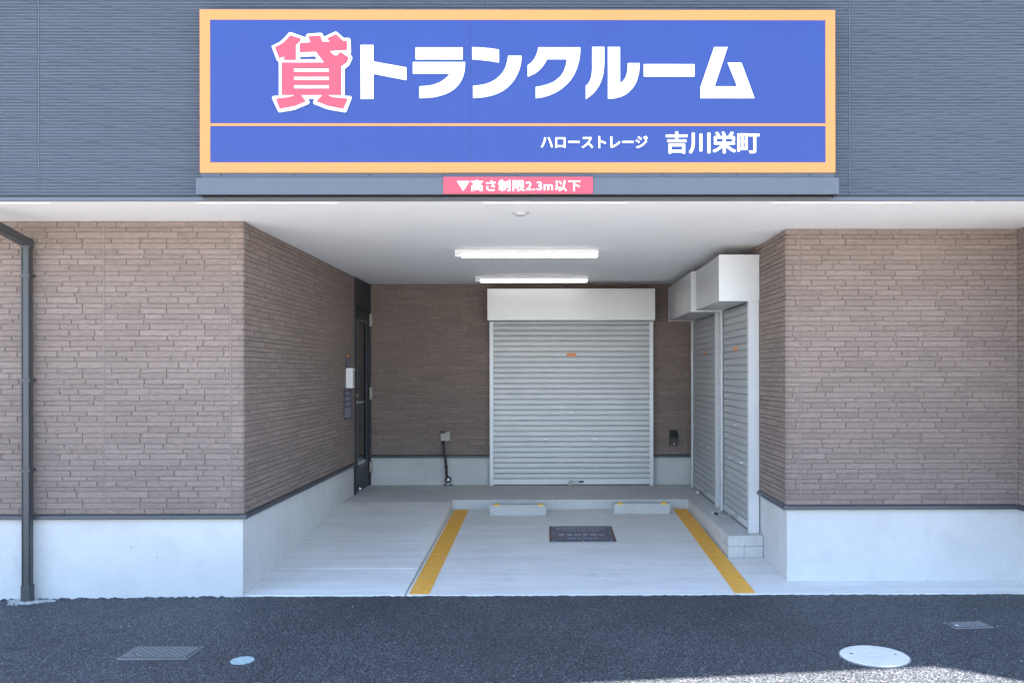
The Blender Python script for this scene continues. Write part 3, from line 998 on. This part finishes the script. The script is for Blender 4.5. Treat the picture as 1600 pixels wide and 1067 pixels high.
jb = thing('sensor_post', (-1.2, 10.78, 0.22), 'beige wall box with black conduit down to a round chrome sensor on the step', 'sensor')
m = MB(); m.box(-1.287, -1.174, 10.745, 10.803, 0.755, 0.845); m.build('wall_box', 'beige', jb, 0.006)
m = MB()
m.hexa([(-1.235, 10.735, 0.83), (-1.174, 10.735, 0.845), (-1.174, 10.803, 0.845), (-1.235, 10.803, 0.83)],
       [(-1.235, 10.735, 0.85), (-1.174, 10.735, 0.872), (-1.174, 10.803, 0.872), (-1.235, 10.803, 0.85)])
m.build('box_lid', 'beige', jb)
m = MB()
m.box(-1.292, -1.240, 10.75, 10.803, 0.846, 0.872)
m.tube([(-1.255, 10.772, 0.76), (-1.252, 10.766, 0.70), (-1.240, 10.757, 0.60), (-1.228, 10.757, 0.52), (-1.220, 10.768, 0.42), (-1.217, 10.775, 0.30)], 0.014)
m.tube([(-1.272, 10.772, 0.76), (-1.262, 10.766, 0.72), (-1.250, 10.763, 0.66)], 0.007)
m.build('conduit', 'black', jb)
m = MB(); m.box(-1.245, -1.205, 10.77, 10.80, 0.435, 0.450); m.build('clip', 'black', jb)
m = MB(); m.lathe((-1.20, 10.80, 0.288), (0, -1, 0), [(0, 0.038), (0.045, 0.038), (0.05, 0.03)], 24); m.build('sensor_housing', 'black', jb)
m = MB(); m.lathe((-1.20, 10.75, 0.288), (0, -1, 0), [(0, 0.028), (0.008, 0.024), (0.016, 0.012), (0.018, 0.002)], 24); m.build('lens', 'chrome', jb)
m = MB(); m.lathe((-1.20, 10.775, 0.228), (0, 0, 1), [(0, 0.028), (0.02, 0.024), (0.025, 0.018)], 20); m.build('collar', 'steel', jb)
m = MB(); m.box(-1.255, -1.143, 10.735, 10.80, 0.2205, 0.230); m.build('base_plate', 'black', jb, 0.002)

ob = thing('outlet_box', (1.51, YB, 0.69), 'black weatherproof outlet box on the back wall right of the wide shutter', 'outlet')
m = MB(); m.box(1.462, 1.557, 10.75, 10.803, 0.695, 0.80); m.build('case', 'black', ob, 0.006)
m = MB()
m.hexa([(1.459, 10.73, 0.79), (1.560, 10.73, 0.79), (1.560, 10.803, 0.80), (1.459, 10.803, 0.80)],
       [(1.462, 10.765, 0.872), (1.557, 10.765, 0.872), (1.557, 10.803, 0.876), (1.462, 10.803, 0.876)])
m.build('hood', 'black', ob, 0.004)
m = MB(); m.lathe((1.512, 10.75, 0.715), (0, -1, 0), [(0, 0.008), (0.004, 0.006)], 12); m.build('screw', 'chrome', ob)

# ------------------------------------------------------------------ lids and marks on the road
mc = thing('manhole_cover', (1.807, 4.95, 0), 'round white manhole cover in the asphalt', 'manhole cover')
m = MB(); m.lathe((1.807, 4.952, -0.02), (0, 0, 1), [(0, 0.190), (0.0185, 0.190), (0.021, 0.186)], 64); m.build('rim', 'lid_edge', mc)
m = MB(); m.lathe((1.807, 4.952, -0.01), (0, 0, 1), [(0, 0.183), (0.012, 0.183), (0.0145, 0.180)], 64); m.build('cover', 'cover', mc)
m = MB()
m.lathe((1.690, 4.985, 0.0045), (0, 0, 1), [(0, 0.011), (0.0005, 0.011)], 16)
m.lathe((1.93, 4.97, 0.0045), (0, 0, 1), [(0, 0.008), (0.0005, 0.008)], 16)
m.build('key_hole', 'lid', mc)
m = MB(); m.box(1.77, 1.85, 4.945, 4.985, 0.0045, 0.0058); m.build('raised_mark', 'cover', mc)

def lid(cx, cy, w_, d_, ang, label, ridges):
    t = thing('utility_lid', (cx, cy, 0), label, 'utility lid')
    z = -0.002
    m = MB(); m.box(cx - w_ / 2, cx + w_ / 2, cy - d_ / 2, cy + d_ / 2, z - 0.03, z)
    f = m.build('frame', 'lid_edge', t, 0.002)
    m = MB(); m.box(cx - w_ / 2 + 0.012, cx + w_ / 2 - 0.012, cy - d_ / 2 + 0.012, cy + d_ / 2 - 0.012, z, z + 0.0035)
    p = m.build('plate', 'lid', t)
    m = MB()
    for i in range(ridges):
        for j in range(int(ridges * d_ / w_)):
            x = cx - w_ / 2 + 0.03 + (w_ - 0.06) * i / (ridges - 1)
            y = cy - d_ / 2 + 0.03 + (d_ - 0.06) * j / max(1, int(ridges * d_ / w_) - 1)
            if (i + j) % 2:
                m.box(x - 0.009, x + 0.009, y - 0.003, y + 0.003, z + 0.0035, z + 0.0055)
            else:
                m.box(x - 0.003, x + 0.003, y - 0.009, y + 0.009, z + 0.0035, z + 0.0055)
    m.build('tread', 'lid_edge', p)
    m = MB()
    m.lathe((cx - w_ * 0.36, cy - d_ * 0.12, z + 0.0036), (0, 0, 1), [(0, 0.012), (0.003, 0.011)], 14)
    m.build('lock_screw', 'chrome' if w_ < 0.3 else 'lid', p)
    t.rotation_euler = (0, 0, ang)
    return t
lid(-2.185, 5.072, 0.393, 0.235, R(-1), 'dark checker plate utility lid in the asphalt on the left, near the blue mark', 18)
lid(2.62, 5.565, 0.25, 0.15, R(6), 'small dark utility lid in the asphalt beyond the round white cover', 13)

m = MB()                                                   # sprayed patch, soft ragged outline
rg = random.Random(8)
ring = []
for k in range(40):
    a = k * math.tau / 40
    rr = 1 + rg.uniform(-0.05, 0.05)
    ring.append((-1.678 + 0.062 * rr * math.cos(a), 4.925 + 0.066 * rr * math.sin(a)))
m.hexa([(x, y, -0.0035) for x, y in ring], [(x, y, 0.0005) for x, y in ring])
tag(m.build('paint_mark', 'paintblue'), 'light blue round paint spot on the asphalt', 'paint mark')

def stones(name, n, fn, size, mat, seed, label=None):
    rg = random.Random(seed)
    m = MB()
    for i in range(n):
        x, y, z = fn(rg)
        s = rg.uniform(*size)
        mt = Matrix.Translation((x, y, z)) @ Matrix.Rotation(rg.uniform(0, 6.28), 4, 'Z') @ Matrix.Diagonal((s, s * rg.uniform(.6, 1), s * rg.uniform(.4, .8), 1))
        bmesh.ops.create_icosphere(m.bm, subdivisions=1, radius=1, matrix=mt)
    return struct(m.build(name, mat), 'stuff')
def around_pipe(rg):
    a, r = rg.uniform(0, 6.28), math.sqrt(rg.uniform(0, 1))
    k = 1 + 0.25 * math.sin(3 * a + 1) + 0.15 * math.sin(5 * a)
    x, y = -3.615 + 0.14 * k * r * math.cos(a), 6.255 + 0.06 * k * r * math.sin(a)
    return x, y, roadz(x, y) + 0.004
stones('gravel', 320, around_pipe, (0.007, 0.017), 'gravel', 2)
def on_road(rg):
    x, y = rg.uniform(-3.4, 3.4), rg.uniform(4.5, 6.3)
    return x, y, roadz(x, y) + 0.002
stones('grit', 70, on_road, (0.0025, 0.0055), 'pebble', 4)
